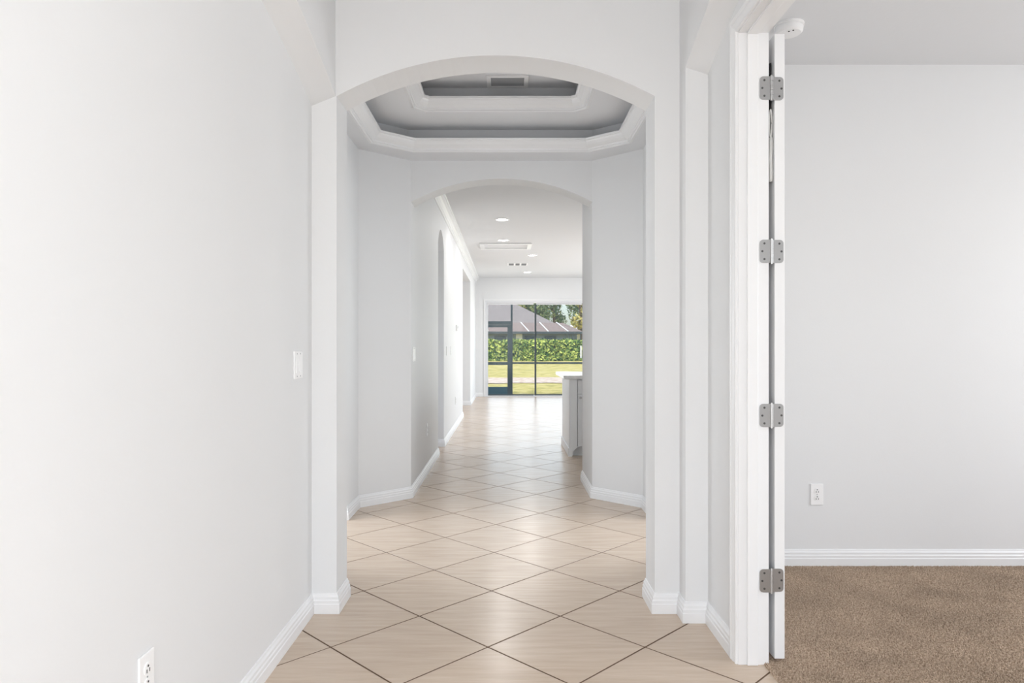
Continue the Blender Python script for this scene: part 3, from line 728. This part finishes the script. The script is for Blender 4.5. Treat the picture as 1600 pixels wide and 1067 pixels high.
def leaf_cards(V, F, c, size, n_=None):
    u = Vector((random.gauss(0, 1), random.gauss(0, 1), random.gauss(0, 1))).normalized()
    if n_ is not None: u = (u*.7+n_).normalized()
    t = u.orthogonal().normalized(); t = Matrix.Rotation(random.uniform(0, 2*PI), 3, u) @ t; s_ = u.cross(t)
    k = len(V); c = Vector(c)
    V += [c-t*size*.5, c+s_*size*.28+u*size*.06, c+t*size*.5, c-s_*size*.28+u*size*.06]; F.append((k, k+1, k+2, k+3))
def mesh_vf(name, V, F, m, parent=None):
    me = bpy.data.meshes.new(name); me.from_pydata([tuple(v) for v in V], [], F); return link(name, me, m, parent)
HY = 40
hg = empty('hedge', (1.6, HY, gz(HY))); tag(hg, 'clipped bright green hedge across the back of the lawn', 'hedge')
zb_, zt_ = gz(HY), 1.60
o = MB().box(-5, 8, HY+.15, HY+1.2, zb_-.1, zt_-.12).done('core', 'leafcore'); o.parent = hg; o.matrix_parent_inverse = Matrix.Translation(hg.location).inverted()
V, F = [], []
for _ in range(15000):
    x = random.uniform(-5, 8)
    if random.random() < .7: leaf_cards(V, F, (x, HY+random.uniform(-.12, .18)+.1*math.sin(x*3), random.uniform(zb_, zt_)), random.uniform(.13, .26), Vector((0, -1, .5)))
    else: leaf_cards(V, F, (x, HY+random.uniform(-.05, 1.2), zt_-.05+random.uniform(-.12, .12)+.05*math.sin(x*4)), random.uniform(.09, .17), Vector((0, -.2, 1)))
o = mesh_vf('foliage', V, F, 'leaf', hg); o.matrix_parent_inverse = Matrix.Translation(hg.location).inverted()

# neighbouring house
hs = empty('neighbour_house', (-4, 47, 0)); tag(hs, 'single storey house with brown hip roofs beyond the hedge', 'house')
def hpart(mb, name, m, par=None):
    o = mb.done(name, m); o.parent = par or hs
    if par is None: o.matrix_parent_inverse = Matrix.Translation(hs.location).inverted()
    return o
def hip(e, zt0, r, z_r, name, m, thick=.12):
    b = MB(); bm = b.bm
    x0, x1, y0, y1 = e; rx0, rx1, ry0, ry1 = r
    lo = [bm.verts.new(p + (zt0,)) for p in ((x0, y0), (x1, y0), (x1, y1), (x0, y1))]
    b2 = [bm.verts.new(p + (zt0-thick,)) for p in ((x0, y0), (x1, y0), (x1, y1), (x0, y1))]
    hi = [bm.verts.new(p + (z_r,)) for p in ((rx0, ry0), (rx1, ry0), (rx1, ry1), (rx0, ry1))]
    for i in range(4):
        j = (i+1) % 4
        bm.faces.new((lo[i], lo[j], hi[j], hi[i])); bm.faces.new((b2[i], b2[j], lo[j], lo[i]))
    bm.faces.new(hi); bm.faces.new(b2[::-1])
    return hpart(b, name, m)
hpart(MB().box(-13, 4.7, 46.4, 58, .3, 2.2), 'wall', 'housewall')
hpart(MB().box(-13.5, 3.0, 49.2, 58, 2.2, 2.95), 'upper_wall', 'housewall')
hip((-14, 3.35, 49, 59), 2.95, (-9, -1.7, 53.95, 54.05), 5.75, 'roof', 'roof')
cr_ = hip((-14, 5.1, 46, 58), 2.24, (-13, 4.0, 49.0, 57), 2.95, 'lower_roof', 'cage_roof')
for xe, xt in ((-1.3, -1.6), (1.45, .95), (2.75, 2.3), (4.1, 3.5)):
    b = MB(); b.tube([(xe, 45.98, 2.26), (xt, 48.95, 2.98)], .045, 6); hpart(b, 'rib', 'rib', cr_)
hpart(MB().box(-14, 5.1, 45.95, 46.05, 2.10, 2.26), 'fascia', 'bronze')
hpart(MB().box(.58, 1.0, 46.2, 46.42, .3, 2.15), 'column', 'housecream')
for x0, x1 in ((-.9, -.1), (1.15, 1.9), (-3.2, -1.8), (2.5, 3.3)):
    w1 = hpart(MB().box(x0, x1, 46.33, 46.41, .9, 1.95), 'window', 'rib' if False else 'bronze')
    hpart(MB().box(x0+.06, x1-.06, 46.31, 46.335, .96, 1.89), 'pane', 'houseglass', w1)
for k in range(5): hpart(MB().box(3.85+k*.26, 3.90+k*.26, 46.0, 46.06, .3, 2.15), 'cage_post', 'bronze')
h2 = empty('far_house', (7, 66, 0)); tag(h2, 'pale roofed house far behind at the edge of the trees', 'house')
b = MB(); b.box(5.0, 14, 66, 74, .3, 2.6); o = b.done('wall', 'housecream'); o.parent = h2; o.matrix_parent_inverse = Matrix.Translation(h2.location).inverted()
b = MB(); bm = b.bm
lo = [bm.verts.new(p) for p in ((4.6, 65.6, 2.6), (14.4, 65.6, 2.6), (14.4, 74.4, 2.6), (4.6, 74.4, 2.6))]; hi = [bm.verts.new(p) for p in ((7.6, 70, 3.9), (11.5, 70, 3.9))]
for q in ((lo[0], lo[1], hi[1], hi[0]), (lo[1], lo[2], hi[1]), (lo[2], lo[3], hi[0], hi[1]), (lo[3], lo[0], hi[0]), tuple(lo[::-1])): bm.faces.new(q)
o = b.done('roof', 'rib'); o.parent = h2; o.matrix_parent_inverse = Matrix.Translation(h2.location).inverted()

def tree(x, y, h, cr, label, lm, n=1500, blobs=9, size=.35):
    t = empty('tree', (x, y, gz(y))); tag(t, label, 'tree', 'trees beyond the houses')
    k = MB(); k.tube([(0, 0, -.1), (.05, 0, h*.3), (-.05, .05, h*.6), (0, 0, h*.85)], .16, 8); k.done('trunk', 'bark', t)
    V, F = [], []
    cs = [(Vector((random.uniform(-1, 1)*cr*.75, random.uniform(-.7, .7)*cr, h*.35+random.random()*h*.6)), cr*random.uniform(.3, .52)) for _ in range(blobs)]
    for _ in range(n):
        c, r = random.choice(cs); d = Vector((random.gauss(0, 1), random.gauss(0, 1), random.gauss(0, 1))).normalized()
        leaf_cards(V, F, c+d*r*random.uniform(.6, 1.05), size*random.uniform(.7, 1.3), d)
    mesh_vf('crown', V, F, lm, t)
tree(3.0, 72, 7.2, 2.3, 'grey green leafy tree behind the brown roof ridge', 'treeleaf')
tree(5.2, 76, 6.4, 1.9, 'dark green rounded tree between the roof and the yellow tree', 'treeleaf')
tree(6.9, 64, 5.6, 1.5, 'yellow green tree rising beside the pale far roof', 'treeyellow')
tree(1.2, 82, 7.6, 2.0, 'pale yellow leafed tree peeking over the roof slope', 'treeyellow')
tree(8.6, 80, 8.4, 2.6, 'tall green tree behind the pale far roof', 'treeleaf')
